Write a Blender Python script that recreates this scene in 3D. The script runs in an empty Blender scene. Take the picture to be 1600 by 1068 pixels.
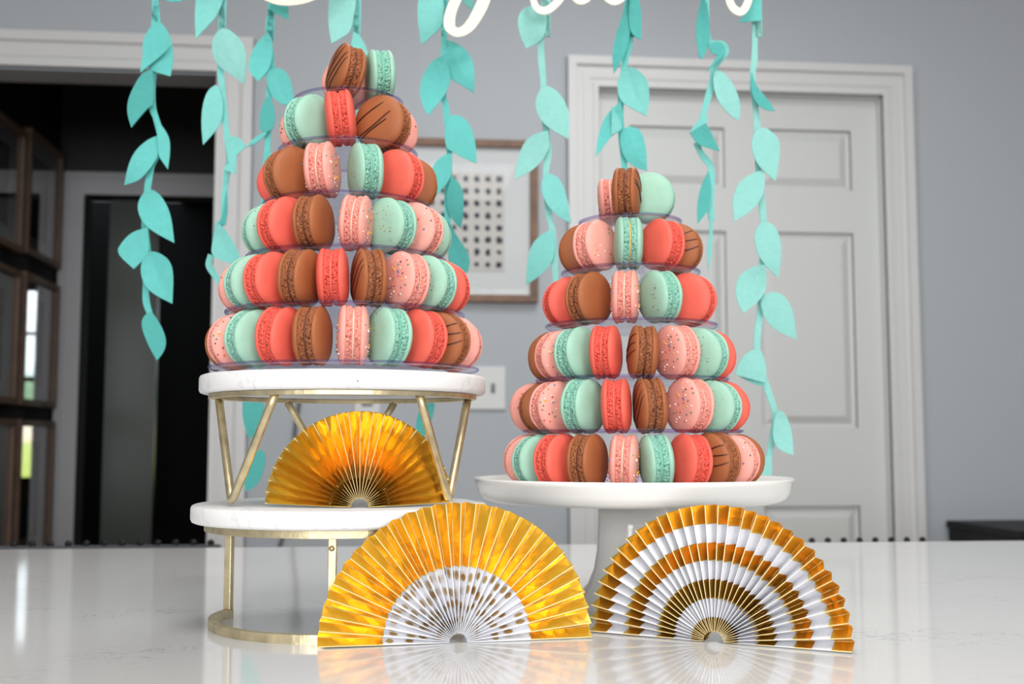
import bpy, bmesh, math, random
from math import sin, cos, tan, pi, radians, atan2, sqrt
from mathutils import Vector, Matrix, noise

C = bpy.context.scene.collection
SC = bpy.context.scene

# ------------------------------------------------------------------ camera
F_PX = 1800.0
YAW = radians(5.5)                 # the camera looks a little to the right of the wall's normal
PITCH = math.atan(156 / F_PX)
COUNTER = 0.92
EYE = Vector((0, 0, COUNTER + 0.14))
RGT = Vector((cos(YAW), -sin(YAW), 0))
FH = Vector((sin(YAW), cos(YAW), 0))
UPV = Vector((0, 0, 1))
FWD = FH * cos(PITCH) + UPV * sin(PITCH)
CUP = -FH * sin(PITCH) + UPV * cos(PITCH)

cam_d = bpy.data.cameras.new('camera')
cam = bpy.data.objects.new('camera', cam_d)
C.objects.link(cam)
cam_d.sensor_width = 36
cam_d.lens = 36 * F_PX / 1600
cam_d.clip_start = 0.02
rot = Matrix((RGT, CUP, -FWD)).transposed()
cam.matrix_world = Matrix.Translation(EYE) @ rot.to_4x4()
cam_d.dof.use_dof = True
cam_d.dof.focus_distance = 0.84
cam_d.dof.aperture_fstop = 9.0
SC.camera = cam

# ------------------------------------------------------------------ world, lamps, exposure
SC.view_settings.view_transform = 'Standard'
SC.view_settings.look = 'None'
SC.view_settings.gamma = 1
SC.view_settings.use_curve_mapping = False
SC.view_settings.exposure = -0.2
SC.cycles.use_denoising = True
SC.cycles.max_bounces = 10
SC.cycles.diffuse_bounces = 5
SC.cycles.glossy_bounces = 5
SC.cycles.transparent_max_bounces = 40
SC.cycles.caustics_reflective = False
SC.cycles.caustics_refractive = False
SC.cycles.sample_clamp_indirect = 6

w = bpy.data.worlds.new('daylight'); SC.world = w
w.use_nodes = True
w.node_tree.nodes['Background'].inputs[0].default_value = (0.75, 0.82, 0.9, 1)
w.node_tree.nodes['Background'].inputs[1].default_value = 1.0

ROOM = dict(x0=-3.2, x1=3.4, y0=-3.3, yw=3.2, h=2.62)

def area(name, loc, size, energy, color, rx, rz=0):
    d = bpy.data.lights.new(name, 'AREA'); d.shape = 'RECTANGLE'
    d.size, d.size_y = size; d.energy = energy; d.color = color
    o = bpy.data.objects.new(name, d); C.objects.link(o)
    o.location = loc; o.rotation_euler = (rx, 0, rz)
    return o
# two windows in the wall behind the photographer (light enters just inside the panes)
WINS = [(-1.15, 1.62, 1.30, 1.45), (1.05, 1.62, 1.30, 1.45)]
for (wx, wz, ww, wh) in WINS:
    area('window_daylight', (wx, ROOM['y0'] + 0.02, wz), (ww, wh), 68, (0.99, 0.995, 1.0), pi / 2)
# two ceiling lamps out of view, added to brighten the island and back wall
ADDED_LAMPS = [(0.15, -0.15, 26), (0.45, 1.95, 19)]
for (lx, ly, le) in ADDED_LAMPS:
    area('added_ceiling_light', (lx, ly, ROOM['h'] - 0.075), (0.9, 0.9), le, (1.0, 1.0, 0.99), 0)

# ------------------------------------------------------------------ pixel helpers (only used to find real positions)
def ray(px, py):
    return FWD + RGT * ((px - 800) / F_PX) - CUP * ((py - 534) / F_PX)
def at_z(px, py, z):
    r = ray(px, py); return EYE + r * ((z - EYE.z) / r.z)
def at_y(px, py, y):
    r = ray(px, py); return EYE + r * ((y - EYE.y) / r.y)
def at_x(px, py, x):
    r = ray(px, py); return EYE + r * ((x - EYE.x) / r.x)
def at_d(px, py, d):
    r = ray(px, py); return EYE + r * (d / r.dot(FH))

# ------------------------------------------------------------------ materials
def lin(c):
    return tuple(((v / 255 + 0.055) / 1.055) ** 2.4 if v / 255 > 0.04045 else v / 255 / 12.92 for v in c)
def mat(name, rgb, rough=0.5, metal=0.0, bump=0.0, bscale=200, var=0.0, vscale=30, spec=0.5, **kw):
    m = bpy.data.materials.new(name); m.use_nodes = True
    nt = m.node_tree; b = nt.nodes['Principled BSDF']
    col = (*lin(rgb), 1)
    b.inputs['Base Color'].default_value = col
    b.inputs['Roughness'].default_value = rough
    b.inputs['Metallic'].default_value = metal
    b.inputs['Specular IOR Level'].default_value = spec
    for k, v in kw.items():
        b.inputs[k.replace('_', ' ')].default_value = v
    tc = nt.nodes.new('ShaderNodeTexCoord')
    if var > 0:
        n = nt.nodes.new('ShaderNodeTexNoise'); n.inputs['Scale'].default_value = vscale; n.inputs['Detail'].default_value = 4
        nt.links.new(tc.outputs['Object'], n.inputs['Vector'])
        r = nt.nodes.new('ShaderNodeValToRGB')
        r.color_ramp.elements[0].position = 0.3; r.color_ramp.elements[1].position = 0.7
        r.color_ramp.elements[0].color = tuple(x * (1 - var) for x in col[:3]) + (1,)
        r.color_ramp.elements[1].color = tuple(min(1, x * (1 + var)) for x in col[:3]) + (1,)
        nt.links.new(n.outputs['Fac'], r.inputs['Fac'])
        nt.links.new(r.outputs['Color'], b.inputs['Base Color'])
    if bump > 0:
        n = nt.nodes.new('ShaderNodeTexNoise'); n.inputs['Scale'].default_value = bscale; n.inputs['Detail'].default_value = 3
        nt.links.new(tc.outputs['Object'], n.inputs['Vector'])
        bp = nt.nodes.new('ShaderNodeBump'); bp.inputs['Strength'].default_value = bump; bp.inputs['Distance'].default_value = 0.001
        nt.links.new(n.outputs['Fac'], bp.inputs['Height'])
        nt.links.new(bp.outputs['Normal'], b.inputs['Normal'])
    return m

M = {}
M['wall'] = mat('grey_blue_wall_paint', (183, 189, 195), 0.75, bump=0.05, bscale=150)
M['ceil'] = mat('ceiling_paint', (236, 235, 232), 0.8)
M['trim'] = mat('white_trim_paint', (219, 220, 220), 0.42)
M['door'] = mat('white_door_paint', (216, 219, 218), 0.45)
M['floor'] = mat('oak_floor', (150, 118, 88), 0.4, var=0.2, vscale=6)
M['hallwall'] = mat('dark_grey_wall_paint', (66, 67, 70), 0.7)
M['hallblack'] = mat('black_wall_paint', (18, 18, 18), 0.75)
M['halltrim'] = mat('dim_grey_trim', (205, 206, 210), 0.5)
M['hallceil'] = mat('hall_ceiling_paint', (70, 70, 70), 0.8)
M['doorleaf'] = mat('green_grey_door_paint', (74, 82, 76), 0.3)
M['black'] = mat('black_lacquer', (26, 25, 27), 0.55, spec=0.25)
M['blackmetal'] = mat('black_metal', (32, 33, 36), 0.45, 0.6)
M['seat'] = mat('charcoal_fabric', (72, 74, 78), 0.9, bump=0.3, bscale=400)
M['woodframe'] = mat('walnut_frame', (120, 88, 66), 0.45, var=0.25, vscale=25)
M['darkwood'] = mat('dark_wood_frame', (128, 104, 88), 0.5, var=0.15, vscale=25)
M['mat'] = mat('white_mat_board', (226, 226, 228), 0.85)
M['greymat'] = mat('grey_mat_board', (176, 176, 182), 0.85)
M['paper'] = mat('art_paper', (216, 210, 206), 0.9)
M['ink'] = mat('dark_ink', (62, 68, 78), 0.8, var=0.5, vscale=60)
M['plastic'] = mat('white_plastic', (214, 216, 216), 0.35)
M['greyplastic'] = mat('grey_plastic', (120, 122, 124), 0.4)
M['cord'] = mat('grey_rubber_cord', (104, 107, 112), 0.6)
M['ceramic'] = mat('white_ceramic', (240, 238, 234), 0.14, spec=0.6)
M['brass'] = mat('brushed_champagne_brass', (216, 201, 164), 0.40, 0.9, bump=0.35, bscale=160, var=0.22, vscale=70)
M['gold'] = mat('gold_foil_paper', (246, 209, 100), 0.25, 0.9, bump=0.10, bscale=16, var=0.04, vscale=14)
M['crease'] = mat('pale_gold_crease', (252, 224, 160), 0.5, 0.15)
M['fanwhite'] = mat('white_fan_paper', (240, 240, 244), 0.6, bump=0.05, bscale=200)
M['dot'] = mat('gold_foil_print', (214, 176, 112), 0.4, 0.55)
M['letter'] = mat('cream_card', (240, 232, 214), 0.3, 0.1)
M['thread'] = mat('white_cotton_thread', (230, 228, 222), 0.9)

# white quartz with little grey flecks and veins
def quartz():
    m = mat('white_quartz', (226, 226, 226), 0.07, spec=0.55)
    nt = m.node_tree; b = nt.nodes['Principled BSDF']
    tc = nt.nodes.new('ShaderNodeTexCoord')
    mp = nt.nodes.new('ShaderNodeMapping'); mp.inputs['Scale'].default_value = (1.0, 1.6, 1)
    nt.links.new(tc.outputs['Object'], mp.inputs['Vector'])
    n1 = nt.nodes.new('ShaderNodeTexNoise'); n1.inputs['Scale'].default_value = 34; n1.inputs['Detail'].default_value = 6; n1.inputs['Distortion'].default_value = 1.6
    n2 = nt.nodes.new('ShaderNodeTexNoise'); n2.inputs['Scale'].default_value = 9; n2.inputs['Detail'].default_value = 3
    for n in (n1, n2): nt.links.new(mp.outputs['Vector'], n.inputs['Vector'])
    a = nt.nodes.new('ShaderNodeMath'); a.operation = 'SUBTRACT'; a.inputs[1].default_value = 0.5
    nt.links.new(n1.outputs['Fac'], a.inputs[0])
    ab = nt.nodes.new('ShaderNodeMath'); ab.operation = 'ABSOLUTE'; nt.links.new(a.outputs[0], ab.inputs[0])
    r1 = nt.nodes.new('ShaderNodeValToRGB')
    r1.color_ramp.elements[0].position = 0.0; r1.color_ramp.elements[0].color = (1, 1, 1, 1)
    r1.color_ramp.elements[1].position = 0.022; r1.color_ramp.elements[1].color = (0, 0, 0, 1)
    nt.links.new(ab.outputs[0], r1.inputs['Fac'])
    r2 = nt.nodes.new('ShaderNodeValToRGB')
    r2.color_ramp.elements[0].position = 0.56; r2.color_ramp.elements[0].color = (0, 0, 0, 1)
    r2.color_ramp.elements[1].position = 0.70; r2.color_ramp.elements[1].color = (1, 1, 1, 1)
    nt.links.new(n2.outputs['Fac'], r2.inputs['Fac'])
    mu = nt.nodes.new('ShaderNodeMath'); mu.operation = 'MULTIPLY'
    nt.links.new(r1.outputs['Color'], mu.inputs[0]); nt.links.new(r2.outputs['Color'], mu.inputs[1])
    # small dark specks
    vo = nt.nodes.new('ShaderNodeTexVoronoi'); vo.inputs['Scale'].default_value = 42
    nt.links.new(mp.outputs['Vector'], vo.inputs['Vector'])
    lt = nt.nodes.new('ShaderNodeMath'); lt.operation = 'LESS_THAN'; lt.inputs[1].default_value = 0.065
    nt.links.new(vo.outputs['Distance'], lt.inputs[0])
    hs = nt.nodes.new('ShaderNodeMath'); hs.operation = 'MULTIPLY'; hs.inputs[1].default_value = 0.35
    nt.links.new(lt.outputs[0], hs.inputs[0])
    ad = nt.nodes.new('ShaderNodeMath'); ad.operation = 'MAXIMUM'
    nt.links.new(mu.outputs[0], ad.inputs[0]); nt.links.new(hs.outputs[0], ad.inputs[1])
    sc = nt.nodes.new('ShaderNodeMath'); sc.operation = 'MULTIPLY'; sc.inputs[1].default_value = 0.6
    nt.links.new(ad.outputs[0], sc.inputs[0])
    mx = nt.nodes.new('ShaderNodeMix'); mx.data_type = 'RGBA'
    mx.inputs[6].default_value = (*lin((224, 224, 224)), 1); mx.inputs[7].default_value = (*lin((150, 152, 156)), 1)
    nt.links.new(sc.outputs[0], mx.inputs[0]); nt.links.new(mx.outputs[2], b.inputs['Base Color'])
    return m
M['quartz'] = quartz()
def marble():
    m = mat('white_marble', (240, 239, 238), 0.4)
    nt = m.node_tree; b = nt.nodes['Principled BSDF']
    tc = nt.nodes.new('ShaderNodeTexCoord')
    n1 = nt.nodes.new('ShaderNodeTexNoise'); n1.inputs['Scale'].default_value = 9; n1.inputs['Detail'].default_value = 7; n1.inputs['Distortion'].default_value = 2.2
    nt.links.new(tc.outputs['Object'], n1.inputs['Vector'])
    a = nt.nodes.new('ShaderNodeMath'); a.operation = 'SUBTRACT'; a.inputs[1].default_value = 0.5
    nt.links.new(n1.outputs['Fac'], a.inputs[0])
    ab = nt.nodes.new('ShaderNodeMath'); ab.operation = 'ABSOLUTE'; nt.links.new(a.outputs[0], ab.inputs[0])
    r = nt.nodes.new('ShaderNodeValToRGB')
    r.color_ramp.elements[0].position = 0; r.color_ramp.elements[0].color = (*lin((224, 224, 226)), 1)
    r.color_ramp.elements[1].position = 0.02; r.color_ramp.elements[1].color = (*lin((240, 239, 238)), 1)
    nt.links.new(ab.outputs[0], r.inputs['Fac']); nt.links.new(r.outputs['Color'], b.inputs['Base Color'])
    return m
M['marble'] = marble()
def thin_clear(name, tint, refl_tint, ior=1.5, gl=0.05, bias=0.0):
    m = bpy.data.materials.new(name); m.use_nodes = True
    nt = m.node_tree; nt.nodes.clear()
    out = nt.nodes.new('ShaderNodeOutputMaterial')
    t = nt.nodes.new('ShaderNodeBsdfTransparent'); t.inputs['Color'].default_value = (*tint, 1)
    g = nt.nodes.new('ShaderNodeBsdfGlossy'); g.inputs['Roughness'].default_value = gl; g.inputs['Color'].default_value = (*refl_tint, 1)
    f = nt.nodes.new('ShaderNodeFresnel')
    ge = nt.nodes.new('ShaderNodeNewGeometry'); mi = nt.nodes.new('ShaderNodeMix')
    mi.inputs[2].default_value = ior; mi.inputs[3].default_value = 1 / ior
    nt.links.new(ge.outputs['Backfacing'], mi.inputs[0]); nt.links.new(mi.outputs[0], f.inputs['IOR'])
    s = nt.nodes.new('ShaderNodeMixShader')
    if bias:
        ad = nt.nodes.new('ShaderNodeMath'); ad.operation = 'ADD'; ad.inputs[1].default_value = bias; ad.use_clamp = True
        nt.links.new(f.outputs[0], ad.inputs[0]); nt.links.new(ad.outputs[0], s.inputs[0])
    else:
        nt.links.new(f.outputs[0], s.inputs[0])
    nt.links.new(t.outputs[0], s.inputs[1]); nt.links.new(g.outputs[0], s.inputs[2])
    nt.links.new(s.outputs[0], out.inputs[0])
    return m
M['clear'] = thin_clear('clear_plastic', (0.975, 0.972, 0.985), (0.9, 0.9, 0.98), 1.2)
M['rim'] = thin_clear('clear_plastic_edge', (0.76, 0.72, 0.87), (0.85, 0.85, 1.0), 1.35)
M['glass'] = thin_clear('picture_glass', (0.97, 0.98, 0.98), (1, 1, 1), 1.15, 0.0)
M['hallglass'] = thin_clear('hall_picture_glass', (0.9, 0.9, 0.9), (1, 1, 1), 2.2, 0.0)

def felt(name, rgb):
    m = mat(name, rgb, 0.95, bump=0.5, bscale=700, var=0.04, vscale=160, spec=0.1)
    return m
FELT = [felt('teal_felt', (106, 196, 190)), felt('aqua_felt', (130, 205, 198)), felt('pale_aqua_felt', (147, 209, 201)), felt('deep_teal_felt', (90, 178, 172))]

MAC = {}
for k, shell, foot in (('coral', (238, 104, 88), (232, 98, 84)), ('pink', (243, 168, 155), (241, 158, 144)),
                       ('chocolate', (164, 98, 60), (160, 100, 68)), ('mint', (158, 203, 181), (146, 200, 181))):
    a = mat(k + '_macaron_shell', shell, 0.5, bump=0.12, bscale=260, var=0.05, vscale=60, spec=0.3)
    a.node_tree.nodes['Principled BSDF'].inputs['Subsurface Weight'].default_value = 0.0
    b = mat(k + '_macaron_foot', foot, 0.8, bump=0.6, bscale=1100, var=0.16, vscale=600, spec=0.15)
    MAC[k] = (a, b)
M['buttercream'] = mat('pale_cream_filling', (236, 196, 178), 0.6)
M['chocfill'] = mat('chocolate_filling', (104, 56, 36), 0.5)
M['coralfill'] = mat('coral_filling', (226, 110, 96), 0.6)
M['mintfill'] = mat('mint_filling', (120, 190, 166), 0.6)
M['goldfill'] = mat('golden_filling', (206, 178, 112), 0.6)
M['drizzle'] = mat('dark_chocolate_drizzle', (78, 42, 34), 0.35)
M['fleck'] = mat('brown_fleck', (134, 92, 58), 0.8)
SPR = [mat('sprinkle_' + n, c, 0.35) for n, c in (('white', (246, 240, 236)), ('yellow', (246, 186, 40)), ('blue', (46, 128, 180)),
       ('red', (206, 60, 76)), ('green', (76, 150, 98)), ('orange', (240, 118, 40)), ('purple', (110, 66, 100)))]

# ------------------------------------------------------------------ object helpers
def link_mesh(name, me, parent=None, m=None, smooth=False):
    if m is not None:
        me.materials.clear()
        for x in (m if isinstance(m, (list, tuple)) else [m]): me.materials.append(x)
    if smooth:
        me.polygons.foreach_set('use_smooth', [True] * len(me.polygons))
    o = bpy.data.objects.new(name, me); C.objects.link(o)
    if parent: o.parent = parent
    return o
def obj(name, bm, m, parent=None, smooth=False):
    me = bpy.data.meshes.new(name); bm.to_mesh(me); bm.free()
    return link_mesh(name, me, parent, m, smooth)
def tag(o, label=None, cat=None, group=None, kind=None):
    if label: o['label'] = label
    if cat: o['category'] = cat
    if group: o['group'] = group
    if kind: o['kind'] = kind
    return o
def thing(name, label, cat, loc=(0, 0, 0), rz=0, group=None):
    o = bpy.data.objects.new(name, None); C.objects.link(o)
    o.empty_display_size = 0.02
    o.location = loc; o.rotation_euler = (0, 0, rz)
    return tag(o, label, cat, group)
def box(bm, x0, x1, y0, y1, z0, z1, bev=0.0):
    r = bmesh.ops.create_cube(bm, size=1)
    for v in r['verts']:
        v.co = Vector(((x0 + x1) / 2 + v.co.x * (x1 - x0), (y0 + y1) / 2 + v.co.y * (y1 - y0), (z0 + z1) / 2 + v.co.z * (z1 - z0)))
    if bev > 0:
        es = list({e for v in r['verts'] for e in v.link_edges})
        bmesh.ops.bevel(bm, geom=es, offset=bev, segments=2, affect='EDGES', profile=0.5)
    return bm
def boxo(name, m, parent, *a, bev=0.0):
    return obj(name, box(bmesh.new(), *a, bev=bev), m, parent)
def lathe(bm, prof, seg=64, axis='Z', a0=0, a1=2 * pi, closed_prof=False):
    """prof: list of (r, h)"""
    full = abs(a1 - a0 - 2 * pi) < 1e-6
    n = seg if full else seg + 1
    rings = []
    for (r, h) in prof:
        ring = []
        if r < 1e-7 and full:
            ring = [bm.verts.new((0, 0, h))] * n
        else:
            for i in range(n):
                a = a0 + (a1 - a0) * i / seg
                ring.append(bm.verts.new((r * cos(a), r * sin(a), h)))
        rings.append(ring)
    pairs = list(zip(rings, rings[1:])) + ([(rings[-1], rings[0])] if closed_prof else [])
    for A, B in pairs:
        for i in range(seg):
            j = (i + 1) % n
            vs = []
            for v in (A[i], A[j], B[j], B[i]):
                if v not in vs: vs.append(v)
            if len(vs) > 2:
                try: bm.faces.new(vs)
                except ValueError: pass
    if closed_prof and not full:
        for idx in (0, seg):
            try: bm.faces.new([r[idx] for r in rings])
            except ValueError: pass
    bmesh.ops.recalc_face_normals(bm, faces=bm.faces[:])
    return bm
def tube(bm, pts, r, seg=10, caps=True, flat=1.0):
    pts = [Vector(p) for p in pts]; n = len(pts); rings = []
    ref = None
    for i, p in enumerate(pts):
        t = (pts[min(i + 1, n - 1)] - pts[max(i - 1, 0)]).normalized()
        if ref is None:
            ref = t.orthogonal().normalized()
        ref = (ref - t * ref.dot(t)).normalized()
        b = t.cross(ref)
        rr = r[i] if isinstance(r, (list, tuple)) else r
        rings.append([bm.verts.new(p + ref * (rr * cos(2 * pi * k / seg)) + b * (rr * flat * sin(2 * pi * k / seg))) for k in range(seg)])
    for A, B in zip(rings, rings[1:]):
        for k in range(seg):
            bm.faces.new((A[k], A[(k + 1) % seg], B[(k + 1) % seg], B[k]))
    if caps:
        bm.faces.new(list(reversed(rings[0]))); bm.faces.new(rings[-1])
    return bm
def spline(pts, n=8):
    pts = [Vector(p) for p in pts]; out = []
    for i in range(len(pts) - 1):
        p0, p1, p2, p3 = pts[max(i - 1, 0)], pts[i], pts[i + 1], pts[min(i + 2, len(pts) - 1)]
        for k in range(n):
            t = k / n
            out.append(0.5 * ((2 * p1) + (p2 - p0) * t + (2 * p0 - 5 * p1 + 4 * p2 - p3) * t * t + (3 * p1 - p0 - 3 * p2 + p3) * t ** 3))
    out.append(pts[-1]); return out

# ================================================================== SETTING
YW = ROOM['yw']; H = ROOM['h']; X0 = ROOM['x0']; X1 = ROOM['x1']; Y0 = ROOM['y0']
def px_x(px, y=YW, py=690): return at_y(px, py, y).x
def py_z(px, py, y=YW): return at_y(px, py, y).z

# back wall: pieces round the cased opening at the left and the door at the right
DX0, DX1 = px_x(937), px_x(1391)
DTOP = py_z(940, 138)
OX1 = px_x(328); OX0 = OX1 - 1.25
OTOP = py_z(300, 116)
bm = bmesh.new()
T = 0.12
box(bm, X0 - T, OX0, YW, YW + T, 0, H)
box(bm, OX0, OX1, YW, YW + T, OTOP, H)
box(bm, OX1, DX0, YW, YW + T, 0, H)
box(bm, DX0, DX1, YW, YW + T, DTOP, H)
box(bm, DX1, X1 + T, YW, YW + T, 0, H)
tag(obj('wall_back', bm, M['wall']), kind='structure')
# wall behind the photographer, with its two windows
bm = bmesh.new()
xs = [X0 - T, WINS[0][0] - .65, WINS[0][0] + .65, WINS[1][0] - .65, WINS[1][0] + .65, X1 + T]
zb, zt = 1.62 - .725, 1.62 + .725
for i in range(5):
    if i % 2 == 0: box(bm, xs[i], xs[i + 1], Y0 - T, Y0, 0, H)
    else:
        box(bm, xs[i], xs[i + 1], Y0 - T, Y0, 0, zb); box(bm, xs[i], xs[i + 1], Y0 - T, Y0, zt, H)
tag(obj('wall_front', bm, M['wall']), kind='structure')
for i, (wx, wz, ww, wh) in enumerate(WINS):
    bm = bmesh.new()
    x0, x1, z0, z1 = wx - ww / 2, wx + ww / 2, wz - wh / 2, wz + wh / 2
    for a in ((x0, x1, z0, z0 + .05), (x0, x1, z1 - .05, z1), (x0, x0 + .05, z0, z1), (x1 - .05, x1, z0, z1), (wx - .02, wx + .02, z0, z1), (x0, x1, wz - .02, wz + .02)):
        box(bm, a[0], a[1], Y0 - 0.06, Y0 - 0.01, a[2], a[3])
    wo = tag(obj('window_%d' % (i + 1), bm, M['trim']), kind='structure')
    boxo('pane', M['glass'], wo, x0 + .05, x1 - .05, Y0 - .05, Y0 - .046, z0 + .05, z1 - .05)
tag(boxo('wall_left', M['wall'], None, X0 - T, X0, Y0, YW, 0, H), kind='structure')
tag(boxo('wall_right', M['wall'], None, X1, X1 + T, Y0, YW, 0, H), kind='structure')
tag(boxo('floor', M['floor'], None, X0 - T, X1 + T, Y0 - T, 8.0, -0.1, 0), kind='structure')
tag(boxo('ceiling', M['ceil'], None, X0 - T, X1 + T, Y0 - T, YW + T, H, H + 0.1), kind='structure')

# casings: stepped profile
def casing_bars(bm, x0, x1, top, w, z0=0.0):
    """door casing round opening x0..x1 with stepped moulding"""
    for (a, b, d) in ((0.0, w, 0.012), (0.0, w * 0.16, 0.020), (w * 0.28, w * 0.50, 0.017), (w * 0.72, w, 0.026)):
        # left, right, head
        box(bm, x0 - b, x0 - a, YW - d, YW, z0, top + b)
        box(bm, x1 + a, x1 + b, YW - d, YW, z0, top + b)
        box(bm, x0 - a, x1 + a, YW - d, YW, top + a, top + b)
bm = bmesh.new(); casing_bars(bm, DX0, DX1, DTOP, 0.088)
tag(obj('trim_1', bm, M['trim']), kind='structure')
bm = bmesh.new(); casing_bars(bm, OX0, OX1, OTOP + 0.005, 0.098)
box(bm, OX1, OX1 + 0.012, YW, YW + T, 0, OTOP)
tag(obj('trim_2', bm, M['trim']), kind='structure')
# baseboards
bm = bmesh.new()
box(bm, OX1 + .1, DX0 - .09, YW - .015, YW, 0, .13); box(bm, DX1 + .09, X1, YW - .015, YW, 0, .13)
tag(obj('baseboard_back', bm, M['trim']), kind='structure')

# six-panel door, set back in its frame
DY = YW + 0.03
dr = thing('door_1', None, None, ((DX0 + DX1) / 2, DY, 0)); dr['kind'] = 'structure'
cx = (DX0 + DX1) / 2
x_l0, x_l1 = px_x(988, DY) - cx, px_x(1139, DY) - cx
x_r0, x_r1 = px_x(1192, DY) - cx, px_x(1341, DY) - cx
rows = [(py_z(1260, 296, DY), py_z(1260, 203, DY)), (py_z(1260, 668, DY), py_z(1260, 363, DY)), (0.24, py_z(1260, 790, DY))]
bm = bmesh.new()
hw = (DX1 - DX0) / 2 - 0.003
zs = DTOP - 0.004
# stiles and rails (front face at y=0)
box(bm, -hw, x_l0, 0, .035, 0.01, zs); box(bm, x_l1, x_r0, 0, .035, 0.01, zs); box(bm, x_r1, hw, 0, .035, 0.01, zs)
for (a, b) in ((x_l0, x_l1), (x_r0, x_r1)):
    zz = [0.01, rows[2][0], rows[2][1], rows[1][0], rows[1][1], rows[0][0], rows[0][1], zs]
    for k in range(0, 8, 2): box(bm, a, b, 0, .035, zz[k], zz[k + 1])
obj('door_slab', bm, M['door'], dr)
for (a, b) in ((x_l0, x_l1), (x_r0, x_r1)):
    for (z0, z1) in rows:
        bm = bmesh.new()
        # recessed ground, sloping raised field
        mg = 0.012; sl = 0.034
        o = [(a, .010, z0), (b, .010, z0), (b, .010, z1), (a, .010, z1)]
        i1 = [(a + mg, .013, z0 + mg), (b - mg, .013, z0 + mg), (b - mg, .013, z1 - mg), (a + mg, .013, z1 - mg)]
        i2 = [(a + sl, .003, z0 + sl), (b - sl, .003, z0 + sl), (b - sl, .003, z1 - sl), (a + sl, .003, z1 - sl)]
        e = [(a, 0.0005, z0), (b, 0.0005, z0), (b, 0.0005, z1), (a, 0.0005, z1)]
        V = [[bm.verts.new(p) for p in L] for L in (e, o, i1, i2)]
        for A, B in zip(V, V[1:]):
            for k in range(4): bm.faces.new((A[k], A[(k + 1) % 4], B[(k + 1) % 4], B[k]))
        bm.faces.new(V[3])
        bk = [bm.verts.new((p[0], .03, p[2])) for p in o]
        for k in range(4): bm.faces.new((V[0][(k + 1) % 4], V[0][k], bk[k], bk[(k + 1) % 4]))
        bm.faces.new(list(reversed(bk)))
        bmesh.ops.recalc_face_normals(bm, faces=bm.faces[:])
        obj('panel', bm, M['door'], dr)
# jamb behind the door, closing the hole
bm = bmesh.new(); box(bm, DX0 - .01, DX1 + .01, DY + .036, YW + T + .02, 0, DTOP + .02)
tag(obj('trim_3', bm, M['hallblack']), kind='structure')
bm = bmesh.new()
box(bm, DX0, DX0 + .0025, YW - .001, DY + .034, 0, DTOP); box(bm, DX1 - .0025, DX1, YW - .001, DY + .034, 0, DTOP)
box(bm, DX0, DX1, YW - .001, DY + .034, DTOP - .0035, DTOP)
tag(obj('trim_5', bm, M['trim']), kind='structure')

# ------------------------------------------------ dark hall behind the opening
HY = 4.55
HX0 = at_y(79, 690, HY).x
HX1 = OX1 + 0.55
hdx0, hdx1 = px_x(121, HY), px_x(250, HY) + 0.35
hdtop = py_z(200, 306, HY)
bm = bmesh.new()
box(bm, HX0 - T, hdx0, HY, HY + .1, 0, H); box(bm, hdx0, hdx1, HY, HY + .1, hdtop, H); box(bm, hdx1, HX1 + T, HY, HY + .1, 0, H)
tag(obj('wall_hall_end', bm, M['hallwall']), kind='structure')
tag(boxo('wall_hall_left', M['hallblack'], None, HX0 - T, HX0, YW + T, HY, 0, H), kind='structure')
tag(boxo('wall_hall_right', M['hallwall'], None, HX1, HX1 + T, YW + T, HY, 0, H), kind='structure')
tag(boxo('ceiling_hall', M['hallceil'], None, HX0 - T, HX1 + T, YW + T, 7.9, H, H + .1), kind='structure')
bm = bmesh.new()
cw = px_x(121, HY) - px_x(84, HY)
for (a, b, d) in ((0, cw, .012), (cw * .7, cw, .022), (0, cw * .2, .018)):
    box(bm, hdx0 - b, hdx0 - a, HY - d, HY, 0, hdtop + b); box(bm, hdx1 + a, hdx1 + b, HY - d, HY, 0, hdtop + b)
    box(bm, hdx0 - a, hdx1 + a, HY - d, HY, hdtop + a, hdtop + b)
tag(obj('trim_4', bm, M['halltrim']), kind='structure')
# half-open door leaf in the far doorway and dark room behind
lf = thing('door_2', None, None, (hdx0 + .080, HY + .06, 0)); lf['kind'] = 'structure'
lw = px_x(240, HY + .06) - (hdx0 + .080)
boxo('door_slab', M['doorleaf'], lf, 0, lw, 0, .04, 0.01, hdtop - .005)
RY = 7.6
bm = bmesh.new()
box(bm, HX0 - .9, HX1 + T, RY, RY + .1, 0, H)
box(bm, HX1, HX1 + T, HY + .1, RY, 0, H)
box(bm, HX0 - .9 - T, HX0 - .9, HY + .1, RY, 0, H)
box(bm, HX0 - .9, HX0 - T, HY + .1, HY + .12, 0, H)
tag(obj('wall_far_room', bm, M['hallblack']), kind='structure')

# ================================================================== COUNTER
YC = 1.585
ct = thing('kitchen_island', 'white speckled quartz kitchen island under the macaron towers', 'counter', (0.1, 0.75, 0))
boxo('countertop', M['quartz'], ct, -1.6, 1.6, -0.43, YC - .75, COUNTER - .035, COUNTER, bev=.004)
boxo('base_cabinet', M['door'], ct, -1.5, 1.5, -0.38, 0.5, 0, COUNTER - .035)

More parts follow.
